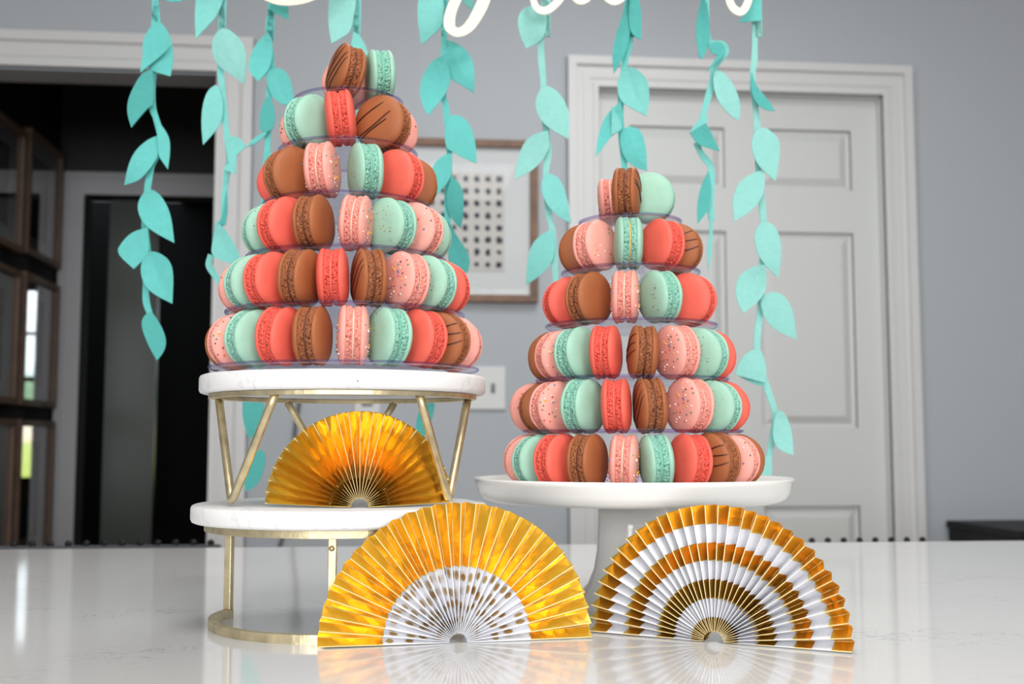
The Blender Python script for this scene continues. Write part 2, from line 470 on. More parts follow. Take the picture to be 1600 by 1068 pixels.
# ================================================================== FURNITURE BEHIND
def stool(xc, label, dz=0.0):
    ybk = YC + 0.25
    t = thing('bar_stool', label, 'stool', (xc, ybk, 0), 0, 'stools tucked at the far side of the island')
    zt = EYE.z - 0.163 + dz
    w = 0.215
    for sx in (-1, 1):
        boxo('leg', M['blackmetal'], t, sx * (w - .02) - .014, sx * (w - .02) + .014, -.014, .014, 0, zt - .02)
        boxo('leg', M['blackmetal'], t, sx * (w - .02) - .014, sx * (w - .02) + .014, .36, .388, 0, .62)
    boxo('seat', M['seat'], t, -w, w, .02, .40, .61, .67, bev=.012)
    boxo('footrest', M['blackmetal'], t, -w + .02, w - .02, .36, .38, .25, .27)
    br = boxo('backrest', M['seat'], t, -w, w, -.014, .012, .70, zt, bev=.004)
    n = 16
    for k in range(n):
        bm = bmesh.new()
        bmesh.ops.create_uvsphere(bm, u_segments=12, v_segments=8, radius=.0055)
        for v in bm.verts: v.co = Vector((v.co.x, v.co.y * .8, v.co.z)) + Vector((-w + .015 + (2 * w - .03) * k / (n - 1), 0, zt + .003))
        obj('stud', bm, M['blackmetal'], br, True)
    return t
ls = at_d(348, 850, 1.80); rs = at_d(1453, 838, 1.92)
stool(at_y(345, 852, YC + .25).x - .215, 'dark studded bar stool behind the counter, left of the gold-legged stands', .005)
stool(at_y(1455, 839, YC + .25).x - .215, 'dark studded bar stool behind the counter, before the white door')

sb = thing('sideboard', 'low black sideboard against the grey wall at the right edge', 'cabinet', (0, 0, 0))
sx0 = at_y(1478, 813, YW - .015).x; sz = at_y(1500, 812, YW - .01).z
sb.location = (sx0, YW - .42, 0)
boxo('body', M['black'], sb, 0.005, 1.25, 0.01, .40, .06, sz - .02)
boxo('top', M['black'], sb, 0, 1.26, 0, .405, sz - .02, sz, bev=.003)
for k in range(2):
    dd = boxo('door', M['black'], sb, .02 + k * .615, .62 + k * .615, -.012, .008, .09, sz - .04, bev=.003)
    bm = bmesh.new(); bmesh.ops.create_uvsphere(bm, u_segments=12, v_segments=8, radius=.014, matrix=Matrix.Translation((.58 + k * .10, -.028, .5)))
    obj('knob', bm, M['blackmetal'], dd, True)
for (lx, ly) in ((.03, .03), (1.2, .03), (.03, .36), (1.2, .36)):
    boxo('foot', M['black'], sb, lx, lx + .04, ly, ly + .04, 0, .06)

# framed ink-blot print
fx0, fx1 = px_x(592), px_x(839, YW, 350); fz0, fz1 = py_z(840, 474), py_z(840, 223)
pf = thing('picture_frame', 'walnut framed ink dot print hanging on the grey wall between the towers', 'picture', ((fx0 + fx1) / 2, YW, fz0))
fw = (fx1 - fx0) / 2; fh = fz1 - fz0; bw = .021
for a in ((-fw, fw, 0, bw), (-fw, fw, fh - bw, fh), (-fw, -fw + bw, bw, fh - bw), (fw - bw, fw, bw, fh - bw)):
    boxo('frame_bar', M['woodframe'], pf, a[0], a[1], -.026, -.001, a[2], a[3], bev=.002)
boxo('mat_board', M['mat'], pf, -fw + bw, fw - bw, -.010, -.004, bw, fh - bw)
px1 = px_x(788, YW, 350) - (fx0 + fx1) / 2; pw = px1
pz0, pz1 = py_z(760, 424) - fz0, py_z(760, 272) - fz0
art = boxo('art_print', M['paper'], pf, -pw, pw, -.0125, -.0102, pz0, pz1)
rnd = random.Random(5)
bm = bmesh.new()
nc, nr = 8, 8
for i in range(nc):
    for j in range(nr):
        cxx = -pw + 2 * pw * (i + .5) / nc; czz = pz0 + (pz1 - pz0) * (j + .5) / nr
        rr = rnd.uniform(.008, .012); n = 9
        vs = [bm.verts.new((cxx + rr * rnd.uniform(.6, 1.05) * cos(2 * pi * k / n), -.0131, czz + rr * rnd.uniform(.7, 1.15) * sin(2 * pi * k / n))) for k in range(n)]
        bm.faces.new(list(reversed(vs)))
ink = obj('ink_blot', bm, M['ink'], art); ink['kind'] = 'stuff'
boxo('glass', M['glass'], pf, -fw + bw, fw - bw, -.018, -.016, bw, fh - bw)

# light switch plate
sw = thing('switch_plate', 'white two-gang light switch plate on the grey wall beside the left stand', 'light switch', (px_x(757), YW, py_z(757, 640)))
ph = py_z(757, 573) - py_z(757, 640); hwid = px_x(790) - px_x(757)
boxo('plate', M['plastic'], sw, -hwid, hwid, -.008, 0, 0, ph, bev=.003)
for k in (-1, 1):
    boxo('slot', M['greyplastic'], sw, k * .023 - .006, k * .023 + .006, -.0088, -.007, ph / 2 - .014, ph / 2 + .014)
    boxo('toggle', M['greyplastic'], sw, k * .023 - .004, k * .023 + .004, -.017, -.008, ph / 2 - .002, ph / 2 + .009)
# outlet seen under the upper marble stand
ou = thing('wall_outlet', 'white wall outlet half hidden behind the upper marble stand', 'outlet', (px_x(573), YW, py_z(573, 646)))
boxo('plate', M['plastic'], ou, -.036, .036, -.007, 0, 0, .115, bev=.003)
for k in range(2):
    boxo('socket', M['greyplastic'], ou, -.015, .015, -.0085, -.006, .02 + k * .05, .05 + k * .05, bev=.002)
def wallp(px, py, off=.012):
    p = at_y(px, py, YW); p.y = YW - off; return p
cd = thing('power_cord', 'grey power cord hanging down the wall behind the left stand', 'cord', wallp(470, 560))
pts = [wallp(*p) for p in ((470, 575), (468, 630), (462, 670), (455, 760), (444, 830), (434, 865), (420, 930), (412, 1050))]
pts.append(pts[-1] + Vector((-.02, -.02, -.25))); pts[-1].z = 0.012
pts = [p - cd.location for p in spline(pts, 8)]
obj('cable', tube(bmesh.new(), pts, .005), M['cord'], cd, True)
b = pts[0]
boxo('plug', M['cord'], cd, b.x - .014, b.x + .014, -.012, .010, b.z - .01, b.z + .03, bev=.003)

# framed pictures on the black hall wall (plane x = HX0)
def hall_pic(pxa, pxb, ya_top, yb_top, ya_bot, yb_bot, label):
    A = at_x(pxa, 690, HX0); B = at_x(pxb, 690, HX0)
    zt = at_x(pxb, yb_top, HX0).z; zb = at_x(pxb, yb_bot, HX0).z
    t = thing('framed_picture', label, 'picture', (HX0, (A.y + B.y) / 2, zb), 0, 'framed pictures on the hall wall')
    hl = abs(B.y - A.y) / 2; h = zt - zb; bw = .022
    for a in ((-hl, hl, 0, bw), (-hl, hl, h - bw, h), (-hl, -hl + bw, bw, h - bw), (hl - bw, hl, bw, h - bw)):
        boxo('frame_bar', M['darkwood'], t, 0.001, .03, a[0], a[1], a[2], a[3])
    boxo('mat_board', M['greymat'], t, .002, .008, -hl + bw, hl - bw, bw, h - bw)
    boxo('art_print', M['hallblack'], t, .008, .010, -hl + .09, hl - .11, .075, h - .075)
    boxo('glass', M['hallglass'], t, .016, .018, -hl + bw, hl - bw, bw, h - bw)
cols = ((18, 73), (-110, 11))
rowsy = ((229, 416), (443, 637), (658, 862))
nm = (('top', 'nearest the hall corner'), ('middle', 'nearest the hall corner'), ('bottom', 'nearest the hall corner'))
for r, (yt, yb) in enumerate(rowsy):
    hall_pic(cols[0][0], cols[0][1], 0, yt, 0, yb, '%s framed picture in the column nearest the dark hall corner' % ('topmost', 'middle', 'lowest')[r])
for r, (yt, yb) in enumerate(rowsy):
    A = at_x(73, yt, HX0).z; B = at_x(73, yb, HX0).z
    pt = at_x(11, 690, HX0)
    k = pt - EYE
    # keep the same height on the wall in the nearer column
    def pyat(z):
        q = Vector((HX0, pt.y, z)) - EYE
        return 534 - F_PX * q.dot(CUP) / q.dot(FWD)
    hall_pic(cols[1][0], cols[1][1], 0, pyat(A), 0, pyat(B), '%s framed picture in the column cut off by the left edge' % ('topmost', 'middle', 'lowest')[r])

# far-room window, whose reflection shows in the hall pictures' glass
def outdoor():
    m = bpy.data.materials.new('outdoor_view'); m.use_nodes = True
    nt = m.node_tree; nt.nodes.clear()
    out = nt.nodes.new('ShaderNodeOutputMaterial'); em = nt.nodes.new('ShaderNodeEmission')
    tc = nt.nodes.new('ShaderNodeTexCoord'); sp = nt.nodes.new('ShaderNodeSeparateXYZ')
    nt.links.new(tc.outputs['Generated'], sp.inputs[0])
    r = nt.nodes.new('ShaderNodeValToRGB'); e = r.color_ramp.elements
    e[0].position = 0.0; e[0].color = (.40, .50, .14, 1); e[1].position = 1; e[1].color = (.85, .92, .97, 1)
    for p, c in ((.17, (.45, .55, .20, 1)), (.21, (.72, .62, .50, 1)), (.29, (.66, .66, .52, 1)), (.33, (.14, .24, .16, 1)), (.50, (.20, .32, .20, 1)), (.58, (.70, .80, .84, 1))):
        x = e.new(p); x.color = c
    nt.links.new(sp.outputs['Z'], r.inputs['Fac']); nt.links.new(r.outputs['Color'], em.inputs['Color'])
    em.inputs['Strength'].default_value = 4.5
    nt.links.new(em.outputs[0], out.inputs[0])
    return m
M['outdoor'] = outdoor()
def mirror_hit(px, py, y):
    p = at_x(px, py, HX0 + .018); d = ray(px, py); d = Vector((-d.x, d.y, d.z))
    return p + d * ((y - p.y) / d.y), p
g0, p0 = mirror_hit(54, 455, RY); g1, p1 = mirror_hit(22, 745, RY)
wx0, wx1 = sorted((g0.x, g1.x)); wz0, wz1 = sorted((g0.z, g1.z))
print('mirror window', wx0, wx1, wz0, wz1, 'hall', HX0, hdx0, hdx1, 'at door plane', mirror_hit(54, 455, HY)[0].x, mirror_hit(22, 745, HY)[0].x)
w3 = thing('window_3', None, None, ((wx0 + wx1) / 2, RY, wz0)); w3['kind'] = 'structure'
ww = (wx1 - wx0) * 1.15; wh = wz1 - wz0
boxo('pane', M['outdoor'], w3, -ww, ww, -.012, -.002, 0, wh)
for a in ((-ww - .05, ww + .05, -.05, 0), (-ww - .05, ww + .05, wh, wh + .05), (-ww - .05, -ww, 0, wh), (ww, ww + .05, 0, wh), (-ww, ww, wh * .51, wh * .51 + .03), (-ww, ww, wh * .76, wh * .76 + .02)):
    boxo('window_frame', M['black'], w3, a[0], a[1], -.03, -.001, a[2], a[3])

# ================================================================== MARBLE STANDS
LD = 0.14 * F_PX / (966 - 690)
LB = at_d(531, 966, LD); LB.z = COUNTER
def zl(py, d=LD, px=531): return at_d(px, py, d).z
zp_lo_t, zp_lo_b = zl(785), zl(812)
zp_up_t, zp_up_b = zl(589), zl(617)
def frame_pt(base, R, a, z):       # a: 0 towards the camera, + to the right
    return Vector((R * sin(a), -R * cos(a), z))
AZ = atan2(RGT.y, RGT.x)           # stands are turned to face the camera
lo = thing('cake_stand', 'lower round marble stand on a gold C-shaped metal base', 'cake stand', LB, AZ)
h0 = zp_lo_t - COUNTER; hb = zp_lo_b - COUNTER
def slab(R, z0, z1, bv=.0027):
    return [(0, z0), (R - bv, z0), (R - bv * .3, z0 + bv * .3), (R, z0 + bv), (R, z1 - bv), (R - bv * .3, z1 - bv * .3), (R - bv, z1), (0, z1)]
obj('marble_plate', lathe(bmesh.new(), slab(.1143, hb, h0), 96), M['marble'], lo, True)
def ringprof(R0, R1, z0, z1): return [(R0, z0), (R1, z0), (R1, z1), (R0, z1)]
obj('top_ring', lathe(bmesh.new(), ringprof(.098, .104, hb - .006, hb - .0003), 96, closed_prof=True), M['brass'], lo)
# open base ring, back left open between the two rear legs
A0 = radians(-90 - 107); A1 = radians(-90 + 110)
obj('base_ring', lathe(bmesh.new(), ringprof(.0935, .0996, .0, .0065), 72, a0=A0, a1=A1, closed_prof=True), M['brass'], lo)
for a in (-105, 5, 108):
    p = frame_pt(None, .0965, radians(a), 0)
    bm = bmesh.new(); box(bm, -.003, .003, -.003, .003, .0065, hb - .006, bev=.0006)
    bmesh.ops.rotate(bm, verts=bm.verts[:], cent=(0, 0, 0), matrix=Matrix.Rotation(radians(a), 3, 'Z'))
    bmesh.ops.translate(bm, verts=bm.verts[:], vec=p)
    leg = obj('leg', bm, M['brass'], lo)
    if a == 5:
        bm = bmesh.new(); tube(bm, [(p.x, p.y - .0029, hb - .013), (p.x, p.y - .0045, hb - .013)], .002, 10)
        obj('screw', bm, M['brass'], leg, True)

UB = LB + RGT * (3 / F_PX * LD); UB.z = zp_lo_t
up = thing('cake_stand', 'upper round marble stand on gold V-shaped legs under the left tower', 'cake stand', UB, AZ)
u1 = zp_up_t - UB.z; u0 = zp_up_b - UB.z
obj('marble_plate', lathe(bmesh.new(), slab(.1117, u0, u1), 96), M['marble'], up, True)
mq = at_d(559, 595, LD - .109) - UB
bm = bmesh.new(); bmesh.ops.create_icosphere(bm, subdivisions=1, radius=.0006)
pa = atan2(mq.dot(RGT), -mq.dot(FH)); pp = frame_pt(None, .1116, pa, mq.z)
bmesh.ops.translate(bm, verts=bm.verts[:], vec=pp)
obj('dark_pit', bm, M['black'], up.children[0], True)
obj('top_ring', lathe(bmesh.new(), ringprof(.0945, .1045, u0 - .0035, u0 - .0003), 96, closed_prof=True), M['brass'], up)
for (ac, half) in ((-53, 31), (66, 24), (190, 28)):
    r = .0032
    a, b = frame_pt(None, .0975, radians(ac - half), u0 - .003), frame_pt(None, .0975, radians(ac + half), u0 - .003)
    c = frame_pt(None, .093, radians(ac), r)
    pts = [a]
    for k in range(1, 8): pts.append(a.lerp(c, k / 8))
    pa, pb = a.lerp(c, .94), b.lerp(c, .94)
    for k in range(0, 9):
        t = k / 8; pts.append(pa * (1 - t) ** 2 + c * 2 * t * (1 - t) + pb * t * t)
    pts += [b.lerp(c, k / 8) for k in range(7, 0, -1)] + [b]
    obj('leg', tube(bmesh.new(), pts, r, 12), M['brass'], up, True)

# ================================================================== WHITE CAKE STAND
RD = 0.97
RB = at_d(988, 800, RD); RB.z = COUNTER
def zr(py): return at_d(988, py, RD).z
cs = thing('cake_stand', 'white ceramic pedestal cake stand under the right tower', 'cake stand', RB, AZ)
rt = zr(745) - COUNTER; rbm = zr(784) - COUNTER; fl = zr(758) - COUNTER
R = .1325
prof = [(.0, rbm), (.10, rbm), (.118, rbm + .001), (.1255, rbm + .004), (.1290, rbm + .009), (R - .0012, rt - .004), (R, rt - .0015), (R - .0012, rt), (R - .0032, rt - .0006), (R - .006, fl + .003), (R - .010, fl), (0, fl)]
obj('plate', lathe(bmesh.new(), prof, 128), M['ceramic'], cs, True)
ped = [(0, rbm - .0002), (.0285, rbm - .0002), (.0288, rbm - .020), (.0298, rbm - .040), (.0325, rbm - .055), (.0375, rbm - .067), (.0450, .0145), (.0500, .0075), (.0515, .003), (.0505, 0), (0, 0)]
obj('pedestal', lathe(bmesh.new(), ped, 96), M['ceramic'], cs, True)

# ================================================================== TIERED PLASTIC TOWERS
def tower(base, tiers, label, cones):
    """tiers: list of (disc radius, z) from the bottom up, local z from base"""
    t = thing('macaron_tower', label, 'display stand', base, AZ)
    for i, (R, z) in enumerate(tiers):
        d = obj('tier_disc', lathe(bmesh.new(), [(0, z - .0009), (R - .004, z - .0009), (R - .0016, z - .0004), (R - .0016, z + .0001), (R - .004, z), (0, z)], 96), M['clear'], t, True)
        obj('disc_rim', lathe(bmesh.new(), [(R - .0016, z - .0006), (R, z + .0004), (R, z + .0016), (R - .0008, z + .0019), (R - .0018, z + .0004)], 96, closed_prof=True), M['rim'], d, True)
        if i < len(tiers) - 1:
            zt = tiers[i + 1][1] - .001
            b, c = cones[i]
            obj('tier_cone', lathe(bmesh.new(), [(b, z + .0002), (b - .0005, z + .003), (c, zt), (c - .001, zt), (b - .0018, z + .003), (b - .0018, z + .0002)], 48), M['clear'], t, True)
    return t
LT = at_d(540, 580, LD); LT.z = zp_up_t
ly = (579, 494, 409, 327, 243, 163)
lR = (.1060, .0945, .0795, .0672, .0560, .0440)
LZ = [at_d(540, y, LD).z for y in ly]
RT = at_d(988, 758, RD); RT.z = fl + COUNTER
ry = (756, 675, 596, 512, 429, 350)
rR = (.1060, .0925, .0812, .0728, .0590, .0440)
RZ = [at_d(988, y, RD).z for y in ry]
LMR = (.087, .078, .062, .050, .036, .020)
RMR = (.087, .076, .0655, .053, .039, .024)
def cones(mr): return [(max(r - .026, .008), max(r - .040, .005)) for r in mr]
tower(LT, [(r, z - LT.z) for r, z in zip(lR, LZ)], 'clear plastic six-tier macaron tower on the marble stand', cones(LMR))
tower(RT, [(r, z - RT.z) for r, z in zip(rR, RZ)], 'clear plastic six-tier macaron tower on the white cake stand', cones(RMR))

# ================================================================== MACARONS
D = .043; RM = D / 2
def shell_dome(r):
    """x of the dome surface at radius r (mirrors the lathe's profile)"""
    q = min(max(r / RM, 0), 1) ** (1 / .60)
    return .0062 + .0052 * sqrt(max(0, 1 - q * q))
def mk_shell(seed):
    prof = [(.0180, .0049), (.0202, .0050), (.0211, .0055)]
    for k in range(0, 11):
        a = pi / 2 * k / 10
        prof.append((RM * cos(a) ** .60 if k < 10 else 0, .0062 + .0052 * sin(a)))
    bm = lathe(bmesh.new(), prof, 56)
    for v in bm.verts:
        n = noise.noise(v.co * 70 + Vector((seed * 7.3, 0, 0)))
        n2 = noise.noise(v.co * 260 + Vector((seed * 3.1, 0, 5)))
        v.co *= 1 + n * .022 + n2 * .004
    return bm
def mk_foot(seed):
    bm = bmesh.new(); n = 260; prof = [(.0165, .0007), (.0196, .0006), (.0203, .0010), (.0206, .0015), (.0208, .0020), (.0209, .0025), (.0209, .0030), (.0209, .0035), (.0208, .0040), (.0207, .0045), (.0205, .0050), (.0185, .0054)]
    lathe(bm, prof, n)
    for v in bm.verts:
        r = Vector((v.co.x, v.co.y)).length
        if r < .019: continue
        p = v.co * 760 + Vector((seed * 11.7, seed * 2.1, 0))
        a = noise.noise(p); b = noise.noise(v.co * 1500 + Vector((0, seed * 5, 9)))
        low = noise.noise(v.co * 190 + Vector((seed, 0, 0)))
        pit = -max(0, a - .14) * .0075 - max(0, b - .10) * .0036 + low * .0004 + max(0, -a) * .0004
        f = (r + pit) / r
        v.co.x *= f; v.co.y *= f; v.co.z += low * .0003
    return bm
def to_x(bm, sign):
    """lathe axis Z -> local X, disc centre lifted so the rim touches z=0"""
    for v in bm.verts:
        x, y, z = v.co
        v.co = Vector((sign * z, y, x + RM))
    if sign < 0: bmesh.ops.reverse_faces(bm, faces=bm.faces[:])
    bmesh.ops.recalc_face_normals(bm, faces=bm.faces[:])
    return bm
def mesh_of(name, bm, mats, smooth=True):
    me = bpy.data.meshes.new(name); bm.to_mesh(me); bm.free()
    for x in (mats if isinstance(mats, (list, tuple)) else [mats]): me.materials.append(x)
    if smooth: me.polygons.foreach_set('use_smooth', [True] * len(me.polygons))
    return me
def dome_point(rnd, sign, rmax=.98):
    r = RM * sqrt(rnd.uniform(.02, rmax)); a = rnd.uniform(0, 2 * pi)
    return Vector((sign * shell_dome(r), r * cos(a), RM + r * sin(a)))
def mk_sprinkles(seed, n):
    rnd = random.Random(seed); bm = bmesh.new()
    for s in (-1, 1):
        cl = [dome_point(rnd, s) for _ in range(2)]
        for k in range(n):
            if rnd.random() < .4:
                c = rnd.choice(cl); y = c.y + rnd.gauss(0, .004); z = c.z + rnd.gauss(0, .004)
                r = sqrt(y * y + (z - RM) ** 2)
                if r > RM * .97: continue
                p = Vector((s * shell_dome(r), y, z))
            else: p = dome_point(rnd, s, 1.0)
            m = rnd.choice((0, 0, 0, 0, 1, 1, 2, 3, 4, 5, 5, 6))
            r = bmesh.ops.create_icosphere(bm, subdivisions=1, radius=rnd.uniform(.00066, .00094), matrix=Matrix.Translation(p))
            for v in r['verts']:
                for f in v.link_faces: f.material_index = m
    return bm
def mk_flecks(seed):
    rnd = random.Random(seed); bm = bmesh.new()
    for s in (-1, 1):
        c = dome_point(rnd, s, .5)
        for k in range(26):
            if k < 14:
                y = c.y + rnd.gauss(0, .005); z = c.z + rnd.gauss(0, .006); r = sqrt(y * y + (z - RM) ** 2)
                if r > RM * .95: continue
                p = Vector((s * shell_dome(r), y, z))
            else: p = dome_point(rnd, s, .95)
            q = rnd.uniform(.0002, .0007)
            mt = Matrix.Translation(p) @ Matrix.Diagonal((.35, rnd.uniform(.6, 1.3), rnd.uniform(.6, 1.3), 1))
            bmesh.ops.create_icosphere(bm, subdivisions=1, radius=q, matrix=mt)
    return bm
def mk_drizzle(seed, sign, style=0):
    rnd = random.Random(seed); bm = bmesh.new()
    offs = {0: (-.010, -.004, .003, .0055), 1: (-.0035, -.001, .0095), 2: (-.004, 0.001, .006)}[style]
    ang0 = {0: radians(28), 1: radians(8), 2: radians(-12)}[style]
    for o in offs:
        ang = ang0 + rnd.uniform(-.12, .12) * (0 if style == 1 else 1)
        if sign > 0: ang = -ang
        u = Vector((cos(ang), sin(ang))); vv = Vector((-sin(ang), cos(ang)))
        L = sqrt(max(0, (RM * .97) ** 2 - o * o)); pts = []
        s0, s1 = (-L, L) if style != 1 else (-L, L * rnd.uniform(.3, .8))
        for k in range(22):
            s = s0 + (s1 - s0) * k / 21
            q = u * s + vv * (o + (.0004 if style == 1 else .0012) * sin(s * 160 + o * 900))
            r = min(q.length, RM * .98)
            pts.append(Vector((sign * (shell_dome(r) + .0001), -q.x * sign * -1, RM + q.y)))
        rad = [.00028 + .00028 * sin(pi * k / 21) ** .5 + .0001 * rnd.random() for k in range(22)]
        tube(bm, pts, rad, 7)
    return bm
NV = 3
SH = {}
for k in ('coral', 'pink', 'chocolate', 'mint'):
    SH[k] = []
    for v in range(NV):
        sd = v * 3 + len(k)
        ms = [mesh_of('shell', to_x(mk_shell(sd + s), s), MAC[k][0]) for s in (-1, 1)]
        mf = [mesh_of('foot', to_x(mk_foot(sd + s + 20), s), MAC[k][1]) for s in (-1, 1)]
        SH[k].append((ms, mf))
def mk_fill():
    return to_x(lathe(bmesh.new(), [(0, -.0012), (.0188, -.0012), (.0194, 0), (.0188, .0012), (0, .0012)], 56), 1)
FILL = {k: mesh_of('filling', mk_fill(), M[m]) for k, m in (('coral', 'coralfill'), ('pink', 'buttercream'), ('chocolate', 'chocfill'), ('mint', 'mintfill'), ('gold', 'goldfill'))}
SPK = [mesh_of('sprinkles', mk_sprinkles(40 + i, n), SPR) for i, n in enumerate((26, 34, 14, 44))]
FLK = [mesh_of('flecks', mk_flecks(70 + i), M['fleck']) for i in range(3)]
DRZ = {(s, st): mesh_of('chocolate_drizzle', mk_drizzle(90 + st, s, st), M['drizzle']) for s in (-1, 1) for st in (0, 1, 2)}
cnt = [0]
def add(name, me, parent, kind=None):
    o = bpy.data.objects.new(name, me); C.objects.link(o); o.parent = parent
    if kind: o['kind'] = kind
    return o
def macaron(kind, pos, axis, inward, tilt, roll, label, group, extra=None, scale=1.0):
    v = cnt[0] % NV; cnt[0] += 1
    base = {'c': 'coral', 'p': 'pink', 'b': 'chocolate', 'm': 'mint'}[kind]
    t = thing('macaron', label, 'macaron', (0, 0, 0), 0, group)
    X = axis.normalized(); N = (inward - X * inward.dot(X)).normalized()
    Z = UPV * cos(tilt) + N * sin(tilt)
    Z = Matrix.Rotation(roll, 3, N) @ Z; X = Matrix.Rotation(roll, 3, N) @ X
    Y = Z.cross(X)
    m = Matrix((X, Y, Z)).transposed().to_4x4()
    t.matrix_world = Matrix.Translation(pos) @ m @ Matrix.Scale(scale, 4)
    ms, mf = SH[base][v]
    for a in ms: add('shell', a, t)
    for a in mf: add('foot', a, t)
    add('filling', FILL['gold' if extra == 'gold' else base], t)
    if kind == 'p': add('sprinkles', SPK[extra if isinstance(extra, int) else v], t, 'stuff')
    if kind == 'm' and extra == 'fleck': add('flecks', FLK[v], t, 'stuff')
    if kind == 'b' and isinstance(extra, tuple): add('chocolate_drizzle', DRZ[extra], t)
    return t

NAMES = {'c': 'coral', 'b': 'chocolate', 'm': 'mint', 'p': 'pink'}
ORD = ('first', 'second', 'third', 'fourth', 'fifth', 'sixth', 'seventh', 'eighth', 'ninth', 'tenth')
TIER = ('bottom tier', 'second tier from the bottom', 'third tier from the bottom', 'fourth tier from the bottom', 'tier just below the top', 'top tier')
def place(T, Z, MR, tiers, side, seed):
    rnd = random.Random(seed)
    for ti, row in enumerate(tiers):
        for i, it in enumerate(row):
            kind, phi = it[0], radians(it[1])
            extra = it[2] if len(it) > 2 else None
            dl = radians(it[3] if len(it) > 3 else 0)
            opt = it[4] if len(it) > 4 else {}
            R = opt.get('R', MR[ti])
            tilt = radians(opt.get('tilt', 25 + rnd.uniform(-2, 2))); roll = radians(opt.get('roll', rnd.uniform(-4, 4)))
            rad = RGT * sin(phi) - FH * cos(phi)
            az = phi + dl
            axis = RGT * cos(az) + FH * sin(az)
            base = Vector((T.x, T.y, Z[ti] + .0004)) + rad * (R + RM * sin(tilt))
            base.z += opt.get('dz', 0)
            look = {'c': 'smooth coral macaron', 'p': 'pink macaron with coloured sprinkles', 'b': 'plain chocolate macaron', 'm': 'pale mint macaron'}[kind]
            if kind == 'm' and extra == 'fleck': look = 'mint macaron with brown flecks'
            if kind == 'm' and extra == 'gold': look = 'mint macaron with golden filling'
            if kind == 'b' and isinstance(extra, tuple): look = 'chocolate macaron with dark drizzle'
            lab = '%s, %s from left, %s of %s tower' % (look, ORD[i], TIER[ti], side)
            macaron(kind, base, axis, -rad, tilt, roll, lab, 'macarons on the %s tower' % side, extra, opt.get('s', 1.0) * rnd.uniform(.985, 1.02))
dA, dB, dC = (-1, 0), (-1, 1), (-1, 2)
left = [
 [('b', -81), ('p', -62, 3), ('m', -43), ('c', -25), ('b', -7.6, dB), ('p', 11, 1, -3), ('m', 29, 'fleck', 6), ('c', 47), ('b', 65, dC, 3), ('p', 83, 2)],
 [('p', -73, 1), ('m', -54.5), ('c', -36.5), ('b', -18), ('c', 1.5, None, 2), ('b', 20.5, dA), ('p', 41, 3), ('m', 60, 'fleck'), ('c', 80)],
 [('m', -64, 'fleck'), ('c', -40), ('b', -15), ('p', 11, 1, -14), ('m', 41, 'fleck', 10), ('p', 65, 0), ('m', 89, 'fleck')],
 [('c', -88), ('b', -51, None, 5), ('p', -12, 1, 6), ('m', 24, 'fleck', -2), ('c', 59), ('b', 93)],
 [('p', -94, 3, 0, {'R': .034}), ('m', -46, None, 6), ('c', 3, None, 4, {'roll': -7}), ('b', 59, dB, 10), ('p', 104, 0, 0, {'R': .034})],
 [('p', -160, 0, 60, {'R': .012, 'tilt': 8}), ('b', 1, dA, 30, {'R': .020, 'tilt': 16, 'roll': 9}), ('m', 78, None, -62, {'R': .026, 'tilt': 4, 'roll': -3})],
]
right = [
 [('p', -82, 2), ('m', -64), ('c', -46.5), ('b', -29, dB), ('p', -10.5, 1), ('m', 7, 'fleck'), ('c', 23.5), ('b', 41, dC), ('p', 59, 0), ('b', 77)],
 [('p', -98, 0, 0, {'R': .081}), ('b', -80, None, 0, {'R': .074}), ('p', -59, 3), ('m', -36), ('c', -14, None, 3), ('b', 5.6, dA), ('p', 30, 3), ('m', 53, 'fleck'), ('c', 75)],
 [('b', -92), ('p', -67, 1), ('m', -45), ('c', -22.5, None, 6), ('b', 1, dC), ('p', 28, 3), ('m', 54, 'fleck'), ('c', 78)],
 [('c', -79, None, 8), ('b', -45), ('p', -10.5, 1, 2), ('m', 22, 'fleck', 4), ('c', 59)],
 [('b', -91), ('p', -49, 2, 6), ('m', -7, 'gold', 6), ('c', 33), ('b', 73, dC, -4)],
 [('p', -150, 1, 142, {'R': .022, 'tilt': 6}), ('b', -12, (1, 1), 0, {'R': .027, 'tilt': 15}), ('m', 80, None, -2, {'R': .017, 'tilt': 12})],
]
place(LT, LZ, LMR, left, 'left', 3)
place(RT, RZ, RMR, right, 'right', 8)

